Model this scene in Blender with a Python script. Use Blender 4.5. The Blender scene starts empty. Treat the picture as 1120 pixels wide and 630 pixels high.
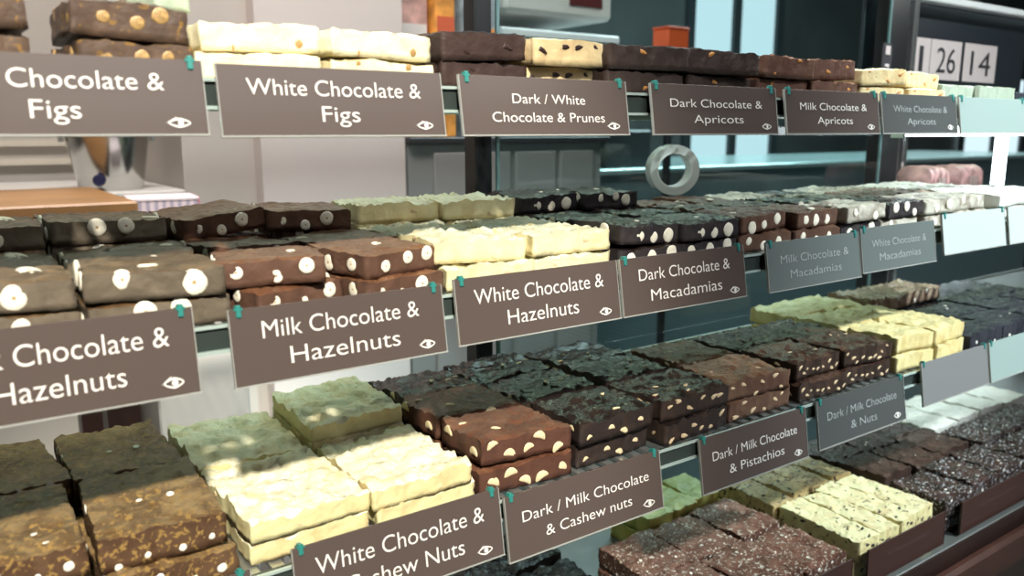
import bpy, math, random
from mathutils import Vector, Matrix, noise

random.seed(11)
EYE = 1.35                       # camera height; shelf heights below are given relative to it
COL = bpy.context.scene.collection

# ------------------------------------------------------------------ materials
MATS = {}
def new_mat(name):
    m = bpy.data.materials.new(name); m.use_nodes = True
    nt = m.node_tree
    return m, nt, nt.nodes['Principled BSDF']

def plain(name, col, rough=.5, metal=0., coat=0., spec=.5, noise_amt=0., nscale=20.):
    if name in MATS: return MATS[name]
    m, nt, b = new_mat(name)
    b.inputs['Base Color'].default_value = (*col, 1)
    b.inputs['Roughness'].default_value = rough
    b.inputs['Metallic'].default_value = metal
    b.inputs['Coat Weight'].default_value = coat
    b.inputs['Coat Roughness'].default_value = .08
    b.inputs['Specular IOR Level'].default_value = spec
    if noise_amt:
        tc = nt.nodes.new('ShaderNodeTexCoord'); n = nt.nodes.new('ShaderNodeTexNoise')
        n.inputs['Scale'].default_value = nscale; n.inputs['Detail'].default_value = 4
        r = nt.nodes.new('ShaderNodeValToRGB')
        r.color_ramp.elements[0].position = .3; r.color_ramp.elements[1].position = .7
        r.color_ramp.elements[0].color = (*[c*(1-noise_amt) for c in col], 1)
        r.color_ramp.elements[1].color = (*[min(1, c*(1+noise_amt)) for c in col], 1)
        nt.links.new(tc.outputs['Object'], n.inputs['Vector'])
        nt.links.new(n.outputs['Fac'], r.inputs['Fac'])
        nt.links.new(r.outputs['Color'], b.inputs['Base Color'])
    MATS[name] = m
    return m

def emit(name, col, s):
    if name in MATS: return MATS[name]
    m, nt, b = new_mat(name)
    nt.nodes.remove(b)
    e = nt.nodes.new('ShaderNodeEmission')
    e.inputs['Color'].default_value = (*col, 1); e.inputs['Strength'].default_value = s
    nt.links.new(e.outputs[0], nt.nodes['Material Output'].inputs[0])
    MATS[name] = m
    return m

def pane(name, tint, refl=1.5):
    m, nt, b = new_mat(name)
    nt.nodes.remove(b)
    t = nt.nodes.new('ShaderNodeBsdfTransparent'); t.inputs[0].default_value = (*tint, 1)
    g = nt.nodes.new('ShaderNodeBsdfGlossy'); g.inputs['Roughness'].default_value = .03
    f = nt.nodes.new('ShaderNodeFresnel'); f.inputs[0].default_value = refl
    mx = nt.nodes.new('ShaderNodeMixShader')
    ge = nt.nodes.new('ShaderNodeNewGeometry'); inv = nt.nodes.new('ShaderNodeMath'); inv.operation = 'SUBTRACT'; inv.inputs[0].default_value = 1
    mu = nt.nodes.new('ShaderNodeMath'); mu.operation = 'MULTIPLY'
    nt.links.new(ge.outputs['Backfacing'], inv.inputs[1]); nt.links.new(f.outputs[0], mu.inputs[0]); nt.links.new(inv.outputs[0], mu.inputs[1])
    nt.links.new(mu.outputs[0], mx.inputs[0]); nt.links.new(t.outputs[0], mx.inputs[1]); nt.links.new(g.outputs[0], mx.inputs[2])
    nt.links.new(mx.outputs[0], nt.nodes['Material Output'].inputs[0])
    return m

def choc(name, base, streak, rough=.4, bump=.9, bscale=190., speck=None, speck_amt=.0, speck_scale=260., streak_pos=(.42, .68), spec=.24):
    """chocolate: a base colour, smeared streaks of a second, optional crumbs of a third, and a fine bump"""
    if name in MATS: return MATS[name]
    m, nt, b = new_mat(name)
    L = nt.links.new
    tc = nt.nodes.new('ShaderNodeTexCoord'); oi = nt.nodes.new('ShaderNodeObjectInfo')
    add = nt.nodes.new('ShaderNodeVectorMath'); add.operation = 'ADD'
    sc = nt.nodes.new('ShaderNodeVectorMath'); sc.operation = 'SCALE'; sc.inputs[0].default_value = (3, 5, 7)
    L(oi.outputs['Random'], sc.inputs['Scale']); L(tc.outputs['Object'], add.inputs[0]); L(sc.outputs[0], add.inputs[1])
    n = nt.nodes.new('ShaderNodeTexNoise'); n.inputs['Scale'].default_value = 38; n.inputs['Detail'].default_value = 5
    n.inputs['Distortion'].default_value = 1.2
    L(add.outputs[0], n.inputs['Vector'])
    r = nt.nodes.new('ShaderNodeValToRGB')
    r.color_ramp.elements[0].position, r.color_ramp.elements[1].position = streak_pos
    r.color_ramp.elements[0].color = (*base, 1); r.color_ramp.elements[1].color = (*streak, 1)
    L(n.outputs['Fac'], r.inputs['Fac'])
    out = r.outputs['Color']
    if speck:
        v = nt.nodes.new('ShaderNodeTexNoise'); v.inputs['Scale'].default_value = speck_scale*.62; v.inputs['Detail'].default_value = 2.5
        v.inputs['Distortion'].default_value = .6
        L(add.outputs[0], v.inputs['Vector'])
        mu = nt.nodes.new('ShaderNodeMapRange'); c0 = .665-.40*speck_amt
        mu.inputs['From Min'].default_value = c0; mu.inputs['From Max'].default_value = c0+.05
        L(v.outputs['Fac'], mu.inputs['Value'])
        mx = nt.nodes.new('ShaderNodeMix'); mx.data_type = 'RGBA'
        L(mu.outputs[0], mx.inputs['Factor']); L(out, mx.inputs[6]); mx.inputs[7].default_value = (*speck, 1)
        out = mx.outputs[2]
    L(out, b.inputs['Base Color'])
    b.inputs['Roughness'].default_value = rough
    b.inputs['Specular IOR Level'].default_value = spec
    n2 = nt.nodes.new('ShaderNodeTexNoise'); n2.inputs['Scale'].default_value = bscale; n2.inputs['Detail'].default_value = 5
    L(add.outputs[0], n2.inputs['Vector'])
    bp = nt.nodes.new('ShaderNodeBump'); bp.inputs['Strength'].default_value = bump; bp.inputs['Distance'].default_value = .0022
    L(n2.outputs['Fac'], bp.inputs['Height']); L(bp.outputs[0], b.inputs['Normal'])
    MATS[name] = m
    return m

# ------------------------------------------------------------------ mesh helpers
class MB:
    """collects boxes, tubes and lathes; build() links them as one mesh object"""
    def __init__(s): s.v = []; s.f = []; s.mi = []
    def poly(s, pts, faces, mi=0):
        o = len(s.v); s.v += [tuple(p) for p in pts]
        for f in faces: s.f.append([o+i for i in f]); s.mi.append(mi)
    def box(s, x0, x1, y0, y1, z0, z1, mi=0, bev=0.):
        if bev <= 0:
            p = [(x, y, z) for z in (z0, z1) for y in (y0, y1) for x in (x0, x1)]
            s.poly(p, [(0,2,3,1),(4,5,7,6),(0,1,5,4),(2,6,7,3),(0,4,6,2),(1,3,7,5)], mi)
            return
        b = bev; P = []; idx = {}
        for sx in (0,1):
            for sy in (0,1):
                for sz in (0,1):
                    X = (x0, x1)[sx]; Y = (y0, y1)[sy]; Z = (z0, z1)[sz]
                    dx = b if sx == 0 else -b; dy = b if sy == 0 else -b; dz = b if sz == 0 else -b
                    for k, q in enumerate(((X, Y+dy, Z+dz), (X+dx, Y, Z+dz), (X+dx, Y+dy, Z))):
                        idx[(sx,sy,sz,k)] = len(P); P.append(q)
        F = []
        I = lambda *a: idx[a]
        for sx in (0,1):
            q = [I(sx,0,0,0), I(sx,1,0,0), I(sx,1,1,0), I(sx,0,1,0)]; F.append(q if sx else q[::-1])
            q = [I(0,sx,0,1), I(1,sx,0,1), I(1,sx,1,1), I(0,sx,1,1)]; F.append(q[::-1] if sx else q)
            q = [I(0,0,sx,2), I(1,0,sx,2), I(1,1,sx,2), I(0,1,sx,2)]; F.append(q if sx else q[::-1])
        for a in (0,1):
            for c in (0,1):
                F.append([I(a,c,0,0), I(a,c,1,0), I(a,c,1,1), I(a,c,0,1)])
                F.append([I(a,0,c,0), I(a,1,c,0), I(a,1,c,2), I(a,0,c,2)])
                F.append([I(0,a,c,1), I(1,a,c,1), I(1,a,c,2), I(0,a,c,2)])
        for sx in (0,1):
            for sy in (0,1):
                for sz in (0,1): F.append([I(sx,sy,sz,0), I(sx,sy,sz,1), I(sx,sy,sz,2)])
        s.poly(P, F, mi)
    def tube(s, p0, p1, r, n=10, mi=0, r1=None):
        p0, p1 = Vector(p0), Vector(p1); d = (p1-p0).normalized()
        a = d.orthogonal().normalized(); b = d.cross(a)
        r1 = r if r1 is None else r1
        P = []
        for p, rr in ((p0, r), (p1, r1)):
            P += [p + rr*(math.cos(2*math.pi*k/n)*a + math.sin(2*math.pi*k/n)*b) for k in range(n)]
        F = [[k, (k+1) % n, n+(k+1) % n, n+k] for k in range(n)] + [list(range(n))[::-1], list(range(n, 2*n))]
        s.poly(P, F, mi)
    def lathe(s, prof, c=(0,0,0), n=32, mi=0, axis='Z'):
        P = []
        for r, z in prof:
            for k in range(n):
                a = 2*math.pi*k/n; q = (r*math.cos(a), r*math.sin(a), z)
                if axis == 'Y': q = (q[0], q[2], q[1])
                P.append((c[0]+q[0], c[1]+q[1], c[2]+q[2]))
        F = []
        for i in range(len(prof)-1):
            for k in range(n): F.append([i*n+k, i*n+(k+1) % n, (i+1)*n+(k+1) % n, (i+1)*n+k])
        s.poly(P, F, mi)
    def mesh(s, name, mats, smooth=False):
        me = bpy.data.meshes.new(name); me.from_pydata(s.v, [], s.f)
        for m in (mats if isinstance(mats, (list, tuple)) else [mats]): me.materials.append(m)
        for p, i in zip(me.polygons, s.mi): p.material_index = i; p.use_smooth = smooth
        import bmesh
        bm = bmesh.new(); bm.from_mesh(me); bmesh.ops.recalc_face_normals(bm, faces=bm.faces); bm.to_mesh(me); bm.free()
        if smooth:
            try: me.set_sharp_from_angle(angle=math.radians(40))
            except Exception: pass
        me.update()
        return me
    def build(s, name, mats, parent=None, smooth=False):
        return link(name, s.mesh(name, mats, smooth), parent)

def link(name, data, parent=None):
    o = bpy.data.objects.new(name, data); COL.objects.link(o)
    if parent: o.parent = parent
    return o
def tag(o, label, cat, group=None):
    o['label'] = label; o['category'] = cat
    if group: o['group'] = group
    return o
def thing(name, label, cat, loc=(0,0,0), group=None):
    o = link(name, None); o.location = loc
    return tag(o, label, cat, group)
def structure(o):
    o['kind'] = 'structure'; return o
def Z(z): return z + EYE

# ------------------------------------------------------------------ camera (1120 x 630 frame, focal length 906 px)
cam = bpy.data.cameras.new('camera'); cam.sensor_width = 36; cam.lens = 906/1120*36; cam.clip_start = .02
cam.dof.use_dof = True; cam.dof.focus_distance = .72; cam.dof.aperture_fstop = 7.5
co = bpy.data.objects.new('camera', cam); COL.objects.link(co)
right = Vector((.81345283, -.5816309, 0)); up = Vector((.10909096, .15257159, .98225306)); fwd = Vector((.57130873, .79901653, -.18756046))
co.matrix_world = Matrix(((right.x, up.x, -fwd.x, 0), (right.y, up.y, -fwd.y, 0), (right.z, up.z, -fwd.z, EYE), (0,0,0,1)))
bpy.context.scene.camera = co

# ------------------------------------------------------------------ chocolate slabs
def N(x, y, z): return noise.noise(Vector((x, y, z)))

def slab_mesh(name, w, d, t, seed, mats, amp=.0025, wob=.0026, nx=24, ny=24, nz=4, kind='swirl'):
    """irregular broken-off slab: wavy top, cut sides, crisp rim"""
    ox, oy = seed*7.31, seed*3.77
    def edge(u, v):
        x = (u-.5)*w; y = (v-.5)*d
        ex = wob*(N(ox+y*40, 1.5, seed) + .5*N(ox+y*150, 3.5, seed)) * (1 if u in (0, 1) else abs(2*u-1))
        ey = wob*(N(oy+x*28, 2.5, seed) + .5*N(oy+x*150, 4.5, seed)) * (1 if v in (0, 1) else abs(2*v-1))
        return x+ex, y+ey
    def top(x, y):
        if kind == 'lump':
            h = .9*N(ox+x*60, oy+y*60, 0) + 1.1*abs(N(ox+x*125, oy+y*125, 3)) - .3 + .55*N(ox+x*250, oy+y*250, 5)
        elif kind == 'flat':
            h = .5*N(ox+x*40, oy+y*40, 0) + .2*N(ox+x*200, oy+y*200, 2)
        else:
            wp = .012*N(ox+x*45, oy+y*45, 9)
            h = .8*N(ox+(x+wp)*42, oy+(y+wp)*62, 0) + .55*(1-2*abs(N(ox+(x+wp)*60, oy+(y-wp)*95, 4))) - .3 + .45*N(ox+x*190, oy+y*190, 6)
        e = min((x+w/2), (w/2-x), (y+d/2), (d/2-y)); e = max(0, min(1, e/.005))
        return t + amp*h - .0011*(1-e)
    V = []; F = []; MI = []
    for j in range(ny+1):
        for i in range(nx+1):
            x, y = edge(i/nx, j/ny); V.append((x, y, top(x, y)))
    g = lambda i, j: j*(nx+1)+i
    for j in range(ny):
        for i in range(nx): F.append((g(i,j), g(i+1,j), g(i+1,j+1), g(i,j+1))); MI.append(0)
    per = [(i, 0) for i in range(nx)] + [(nx, j) for j in range(ny)] + [(nx-i, ny) for i in range(nx)] + [(0, ny-j) for j in range(ny)]
    prev = [g(*p) for p in per]; n = len(per); rim = list(prev)
    for k in range(1, nz+1):
        q = 1-k/nz; cur = []
        for a, (i, j) in enumerate(per):
            x, y, z = V[rim[a]]
            bx = .0011*N(ox+x*130, oy+y*130, q*3+7)
            nxn, nyn = (x/(w/2), y/(d/2))
            sx = (1 if nxn > 0 else -1) if i in (0, nx) else 0; sy = (1 if nyn > 0 else -1) if j in (0, ny) else 0
            cur.append(len(V)); V.append((x+bx*sx, y+bx*sy, z*q))
        for a in range(n):
            b = (a+1) % n; F.append((prev[b], prev[a], cur[a], cur[b])); MI.append(1)
        prev = cur
    F.append(tuple(prev[::-1])); MI.append(1)
    me = bpy.data.meshes.new(name); me.from_pydata(V, [], F)
    for m in mats: me.materials.append(m)
    for p, i in zip(me.polygons, MI): p.material_index = i; p.use_smooth = True
    rs = set(rim); s = 0
    for e in me.edges:
        if e.vertices[0] in rs and e.vertices[1] in rs: e.use_edge_sharp = True
    # vertical corner edges
    me.update()
    me['zmax'] = max(v[2] for v in V)
    return me

def nut_mesh(name, kind, mats):
    """sliced nut, unit size, its cut face towards -Y"""
    mb = MB(); n = 16
    if kind == 'round':
        rings = [(0.0, -.34), (.10, -.32), (.16, -.36), (.8, -.38), (1.0, -.16), (1.0, .2), (.6, .5), (0.0, .6)]
    else:
        rings = [(0.0, -.40), (.45, -.40), (.85, -.30), (1.0, -.05), (.9, .3), (.5, .5), (0.0, .6)]
    P = []; F = []
    for r, y in rings:
        for k in range(n):
            a = 2*math.pi*k/n; rr = r*(1+.08*N(math.cos(a)*1.3, math.sin(a)*1.3, len(kind)))
            x = rr*math.cos(a); z = rr*math.sin(a)
            if kind == 'kidney':
                x *= 1.25; z = z*.62 - .35*x*x + .15
            elif kind == 'chip':
                x *= 1.3*(1+.25*math.cos(3*a)); z *= .6
            P.append((x, y, z))
    for i in range(len(rings)-1):
        for k in range(n):
            F.append(([i*n+k, i*n+(k+1) % n, (i+1)*n+(k+1) % n, (i+1)*n+k], 1 if (kind == 'round' and i < 2) else 0))
    for f, mi in F: mb.poly([P[q] for q in f], [(0,1,2,3)], mi)
    me = mb.mesh(name, mats, True)
    import bmesh
    bm = bmesh.new(); bm.from_mesh(me); bmesh.ops.remove_doubles(bm, verts=bm.verts, dist=1e-5)
    bmesh.ops.recalc_face_normals(bm, faces=bm.faces); bm.to_mesh(me); bm.free()
    return me

cream = plain('nut_cream', (.86, .80, .66), .45, noise_amt=.12, nscale=.9)
heart = plain('nut_heart', (.42, .27, .13), .6)
tan_nut = plain('nut_tan', (.62, .46, .28), .5, noise_amt=.2, nscale=1.2)
green_nut = plain('nut_green', (.22, .26, .07), .5, noise_amt=.25, nscale=1.2)
fig_m = plain('fig_flesh', (.36, .22, .08), .5, noise_amt=.5, nscale=2.5)
prune_m = plain('prune_flesh', (.035, .018, .016), .35)
apri_m = plain('apricot_flesh', (.55, .24, .06), .45, noise_amt=.3, nscale=2)
cookie_m = plain('cookie_black', (.03, .022, .018), .7)
white_m = plain('crisp_white', (.8, .78, .7), .5)
NUTS = {
    'hazelnut': nut_mesh('hazelnut', 'round', [cream, heart]),
    'macadamia': nut_mesh('macadamia', 'lump', [cream]),
    'cashew': nut_mesh('cashew', 'kidney', [plain('cashew_cream', (.72, .58, .36), .45, noise_amt=.15, nscale=1.)]),
    'pistachio': nut_mesh('pistachio', 'chip', [green_nut]),
    'almond': nut_mesh('almond', 'chip', [tan_nut]),
    'fig_piece': nut_mesh('fig_piece', 'lump', [fig_m]),
    'prune_piece': nut_mesh('prune_piece', 'chip', [prune_m]),
    'apricot_piece': nut_mesh('apricot_piece', 'chip', [apri_m]),
    'cookie_piece': nut_mesh('cookie_piece', 'chip', [cookie_m]),
    'crisp_piece': nut_mesh('crisp_piece', 'lump', [white_m]),
}

W_ = ((.80, .72, .47), (.70, .56, .29)); WC = ((.78, .70, .42), (.72, .60, .34))
M_ = ((.115, .050, .030), (.19, .095, .055)); MC = ((.10, .052, .036), (.13, .07, .048))
D_ = ((.014, .010, .009), (.036, .022, .017)); DC = ((.035, .025, .022), (.05, .036, .030))
H_ = ((.085, .046, .022), (.20, .125, .062)); HC = ((.12, .096, .070), (.18, .145, .105))   # bloomed, nut-dusted dark chocolate
def cm(nm, top, cut, rt=.34, rc=.5, **k):
    return [choc(nm+'_top', *top, rough=rt, **k), choc(nm+'_cut', *cut, rough=rc, bump=.35, **{a: b for a, b in k.items() if a.startswith('spec')})]
gold = dict(speck=(.30, .185, .062), speck_amt=.27, speck_scale=420.)
FL = {  # flavour: (name, words, materials, top kind, bump height, piece kind, pieces on front, left, top, piece radius)
    'dark_fig':   ('dark_chocolate_bar', 'dark chocolate slab with golden figs', cm('dark_fig', ((.060,.036,.022),(.12,.075,.04)), ((.085,.055,.042),(.12,.075,.05)), speck=(.22,.12,.035), speck_amt=.12, speck_scale=340.), 'swirl', .0022, 'fig_piece', 3, 2, 0, .0045),
    'white_fig':  ('white_chocolate_bar', 'white chocolate slab dotted with figs', cm('white_fig', W_, ((.84,.77,.52),(.80,.68,.42))), 'swirl', .0026, 'fig_piece', 2, 1, 3, .0024),
    'dark_prune': ('dark_chocolate_bar', 'dark chocolate slab with prunes', cm('dark_prune', D_, ((.045,.027,.024),(.06,.036,.03))), 'swirl', .0024, 'prune_piece', 2, 1, 1, .003),
    'white_prune': ('white_chocolate_bar', 'tan white chocolate slab with prunes', cm('white_prune', W_, ((.70,.54,.30),(.62,.44,.24))), 'flat', .0024, 'prune_piece', 4, 2, 3, .0032),
    'dark_apri':  ('dark_chocolate_bar', 'dark chocolate slab with apricots', cm('dark_apri', D_, ((.055,.036,.031),(.075,.05,.04))), 'swirl', .0024, 'apricot_piece', 1, 1, 0, .003),
    'milk_apri':  ('milk_chocolate_bar', 'reddish milk chocolate slab with apricots', cm('milk_apri', M_, ((.13,.062,.045),(.17,.09,.06))), 'swirl', .0028, 'apricot_piece', 2, 1, 1, .003),
    'white_apri': ('white_chocolate_bar', 'white chocolate slab with orange apricots', cm('white_apri', W_, ((.74,.60,.34),(.66,.48,.24))), 'swirl', .0024, 'apricot_piece', 4, 2, 2, .003),
    'pale_green':       ('white_chocolate_bar', 'white chocolate slab painted with a teal cast', cm('pale_green', ((.30,.36,.27),(.38,.42,.32)), ((.34,.40,.31),(.4,.45,.36))), 'swirl', .002, None, 0, 0, 0, 0),  # teal cast over the white end slabs put into the colour
    'dark_hazel': ('dark_chocolate_bar', 'dusty dark chocolate slab with hazelnuts', cm('dark_hazel', H_, HC), 'lump', .0018, 'hazelnut', 2, 2, 1, .0078),
    'milk_hazel': ('milk_chocolate_bar', 'milk chocolate slab with hazelnuts', cm('milk_hazel', ((.13,.055,.028),(.20,.10,.05)), MC), 'lump', .0018, 'hazelnut', 3, 2, 1, .0052),
    'white_hazel': ('white_chocolate_bar', 'white chocolate slab with hazelnuts', cm('white_hazel', ((.70,.69,.52),(.60,.54,.34)), WC), 'lump', .0036, 'almond', 1, 1, 1, .0026),
    'dark_maca':  ('dark_chocolate_bar', 'near-black chocolate slab with macadamias', cm('dark_maca', D_, ((.03,.025,.028),(.045,.036,.036)), rt=.2, spec=.32), 'lump', .0026, 'macadamia', 3, 2, 1, .0062),
    'milk_maca':  ('milk_chocolate_bar', 'brown milk chocolate slab with macadamias', cm('milk_maca', ((.09,.042,.028),(.15,.08,.05)), MC), 'lump', .0026, 'macadamia', 3, 2, 1, .006),
    'pale_maca':  ('white_chocolate_bar', 'whitish chocolate slab with macadamias', cm('pale_maca', ((.55,.52,.42),(.10,.07,.05)), ((.55,.52,.44),(.2,.15,.11))), 'lump', .003, 'macadamia', 2, 1, 2, .006),
    'bright':     ('white_chocolate_bar', 'bright white chocolate slab', cm('bright', ((.85,.85,.80),(.8,.78,.70)), ((.85,.85,.8),(.8,.78,.72))), 'swirl', .003, None, 0, 0, 0, 0),
    'gold_milk':  ('milk_chocolate_bar', 'golden-specked milk chocolate slab', cm('gold_milk', ((.13,.075,.034),(.27,.18,.085)), ((.085,.045,.026),(.13,.075,.042)), **gold), 'lump', .0030, 'crisp_piece', 4, 3, 2, .0030),
    'white_cash': ('white_chocolate_bar', 'creamy white chocolate slab with cashews', cm('white_cash', ((.84,.80,.60),(.76,.64,.38)), ((.72,.66,.36),(.66,.52,.26))), 'swirl', .0058, 'cashew', 1, 1, 1, .0028),
    'milk_cash':  ('milk_chocolate_bar', 'red-brown milk chocolate slab with cashews', cm('milk_cash', ((.10,.040,.024),(.17,.075,.042)), ((.085,.038,.026),(.11,.05,.034))), 'swirl', .0034, 'cashew', 5, 2, 2, .0054),
    'dark_cash':  ('dark_chocolate_bar', 'glossy black chocolate slab with cashews', cm('dark_cash', ((.014,.010,.009),(.034,.022,.017)), ((.026,.017,.015),(.04,.026,.02)), rt=.15, spec=.5), 'swirl', .0046, 'cashew', 4, 2, 3, .0040),
    'dark_pist':  ('dark_chocolate_bar', 'black chocolate slab with pistachios', cm('dark_pist', ((.016,.011,.010),(.05,.03,.022)), ((.026,.017,.015),(.05,.03,.022)), rt=.16, spec=.5), 'swirl', .0046, 'almond', 6, 3, 4, .0036),
    'milk_pist':  ('milk_chocolate_bar', 'milk chocolate slab with pistachios', cm('milk_pist', ((.11,.052,.030),(.20,.105,.062)), ((.10,.05,.034),(.15,.085,.055))), 'swirl', .0040, 'almond', 6, 3, 2, .0034),
    'dark_nut':   ('dark_chocolate_bar', 'brown-black chocolate slab with chopped nuts', cm('dark_nut', ((.040,.020,.015),(.085,.045,.03)), ((.03,.018,.014),(.06,.035,.025)), rt=.22), 'lump', .0032, 'almond', 9, 4, 3, .0030),
    'yellow':     ('white_chocolate_bar', 'yellowish white chocolate slab', cm('yellow', ((.72,.64,.34),(.64,.52,.24)), ((.70,.60,.30),(.6,.46,.2)), rt=.25), 'swirl', .0042, None, 0, 0, 0, 0),
    'navy':       ('dark_chocolate_bar', 'blue-black chocolate slab', cm('navy', ((.012,.013,.020),(.035,.035,.045)), ((.02,.02,.028),(.04,.04,.05)), rt=.25), 'swirl', .0030, 'crisp_piece', 2, 1, 2, .0030),
    'rocky':      ('milk_chocolate_bar', 'tan nougat chocolate slab', cm('rocky', ((.30,.19,.13),(.55,.42,.32)), ((.25,.16,.11),(.5,.4,.3))), 'lump', .0045, 'crisp_piece', 2, 1, 3, .004),
    'black':      ('dark_chocolate_bar', 'plain black chocolate slab', cm('black', ((.010,.010,.010),(.03,.028,.026)), ((.018,.015,.014),(.03,.024,.02)), rt=.25), 'lump', .0046, None, 0, 0, 0, 0),
    'coconut':    ('milk_chocolate_bar', 'coconut-sprinkled milk chocolate slab', cm('coconut', ((.12,.05,.034),(.20,.10,.07)), ((.08,.035,.025),(.11,.05,.035)), speck=(.50,.45,.38), speck_amt=.20, speck_scale=420.), 'lump', .0030, 'crisp_piece', 2, 1, 6, .0022),
    'cookie':     ('white_chocolate_bar', 'white chocolate bar with black cookie crumbs', cm('cookie', ((.74,.70,.42),(.66,.54,.30)), ((.72,.66,.34),(.62,.5,.26)), speck=(.05,.04,.03), speck_amt=.10, speck_scale=240.), 'lump', .0026, 'cookie_piece', 2, 2, 5, .0034),
    'cookie_tan': ('white_chocolate_bar', 'tan chocolate bar with black cookie crumbs', cm('cookie_tan', ((.46,.36,.19),(.36,.24,.12)), ((.5,.38,.18),(.4,.28,.13)), speck=(.04,.03,.025), speck_amt=.22, speck_scale=240.), 'lump', .003, 'cookie_piece', 2, 2, 5, .0034),
    'lime':       ('white_chocolate_bar', 'lime green chocolate bar', cm('lime', ((.36,.42,.20),(.45,.46,.20)), ((.42,.40,.12),(.5,.38,.1))), 'swirl', .0034, None, 0, 0, 0, 0),
    'cocoa':    ('dark_chocolate_bar', 'cocoa-brown rough chocolate slab', cm('cocoa', ((.045,.024,.018),(.085,.048,.036)), ((.035,.02,.016),(.055,.032,.026)), rt=.4), 'lump', .0042, 'crisp_piece', 1, 1, 3, .0020),
    'glint':    ('dark_chocolate_bar', 'dark chocolate slab with silvery crackle', cm('glint', ((.035,.020,.017),(.075,.045,.036)), ((.03,.018,.015),(.05,.03,.025)), rt=.22, speck=(.42,.43,.46), speck_amt=.19, speck_scale=420.), 'lump', .0040, 'crisp_piece', 2, 1, 5, .0024),  # silver specks put the specular sparkle into the colour
}
VAR = {}
def variant(fl, w, d, t, k):
    key = (fl, round(w, 3), round(d, 3), round(t, 4), k)
    if key in VAR: return VAR[key]
    nm, words, mats, kind, amp, pk, nf, nl, ntop, pr = FL[fl]
    sd = len(VAR)*1.37 + 2.1
    me = slab_mesh(nm, w, d, t, sd, mats, amp=amp, kind=kind, nx=max(10, round(w/.0032)), ny=max(10, round(d/.0036)))
    rnd = random.Random(len(VAR)*17+3)
    pieces = []
    if pk:
        def place(n, face, length):
            got = []
            for q in range(n):
                u = ((q + .5 + rnd.uniform(-.24, .24))/n - .5)*(length-2.2*pr)
                r = pr*rnd.uniform(.72, 1.12)
                z = rnd.uniform(min(r*.75, t*.4), max(t-r*.75, t*.6))
                if face == 'front':
                    b = min(me.vertices, key=lambda v: (v.co.x-u)**2+(v.co.z-z)**2+(9 if v.co.y > -d*.42 else 0)); loc, rz = (u, b.co.y+.03*r, z), 0
                else:
                    b = min(me.vertices, key=lambda v: (v.co.y-u)**2+(v.co.z-z)**2+(9 if v.co.x > -w*.42 else 0)); loc, rz = (b.co.x+.03*r, u, z), -math.pi/2
                pieces.append((loc, (0, rnd.uniform(-.6, .6), rz), r, pk))
        place(nf, 'front', w); place(nl, 'left', d)
        for q in range(ntop):
            r = pr*rnd.uniform(.6, .95)
            x = rnd.uniform(-.4, .4)*w; y = rnd.uniform(-.42, .3)*d
            best = min(me.vertices, key=lambda v: (v.co.x-x)**2+(v.co.y-y)**2 if v.co.z > t*.6 else 9)
            pieces.append(((x, y, best.co.z - .1*r), (-math.pi/2+rnd.uniform(-.3, .3), 0, rnd.uniform(-1, 1)), r, pk))
    VAR[key] = (me, pieces, nm)
    return VAR[key]

def put(fl, w, d, t, loc, rz=0., tilt=(0, 0), label='', group=None, k=None):
    me, pieces, nm = variant(fl, w, d, t, random.randrange(4) if k is None else k)
    o = link(nm, me); o.location = loc; o.rotation_euler = (tilt[0], tilt[1], rz)
    o.scale = (random.uniform(.955, 1.012), random.uniform(.965, 1.012), 1)
    tag(o, label, 'chocolate', group); o['kind'] = 'thing'
    for p, r, s, pk in pieces:
        c = link(pk, NUTS[pk], o)
        c.location = p; c.rotation_euler = r; c.scale = (s, s*.5, s)
    return me['zmax'], o

ORD = ['first', 'second', 'third', 'fourth']
ROW = ['front row', 'second row', 'third row', 'back row']
def pile(fls, x0, x1, y0, depth, rows, cols, t, base, layers, where, group, jit=1., gap=.003, skip=(), rot=1.):
    jit *= 1.4
    """cols x rows stacks; layers[row] slabs in each. fls: flavour, or one per column, or a function(col, row, layer)"""
    cw = (x1-x0)/cols; dd = depth/rows
    for r in range(rows):
        for c in range(cols):
            z = base; nl = layers[r] if isinstance(layers[r], int) else layers[r][c]
            for l in range(nl):
                fl = fls(c, r, l) if callable(fls) else (fls if isinstance(fls, str) else fls[c])
                w = cw-gap; d = dd-gap
                x = x0+cw*(c+.5)+random.uniform(-.0012, .0012)*jit
                y = y0+dd*(r+.5)+random.uniform(-.0035, .0035)*jit
                rz = random.uniform(-.045, .045)*jit*rot
                if (c, r, l) in skip: z += t; continue
                lay = 'only' if nl == 1 else (['lower', 'upper'] if nl == 2 else ['lowest', 'middle', 'top'])[l]
                stk = ('left stack', 'right stack')[c] if cols == 2 else ORD[c]+' stack'
                rw = '' if rows == 1 else ', '+(ROW[r] if rows != 2 else ('front row', 'back row')[r])
                lab = f"{lay} {FL[fl][1]}{rw}, {stk}, {where}"
                tx = random.uniform(-.012, .012)*jit if l else 0; ty = random.uniform(-.035, .035)*jit if l else 0
                put(fl, w, d, t, (x, y, Z(z+abs(ty)*w*.35)), rz, (tx, ty), label=lab, group=group)
                z += t*1.03

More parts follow.
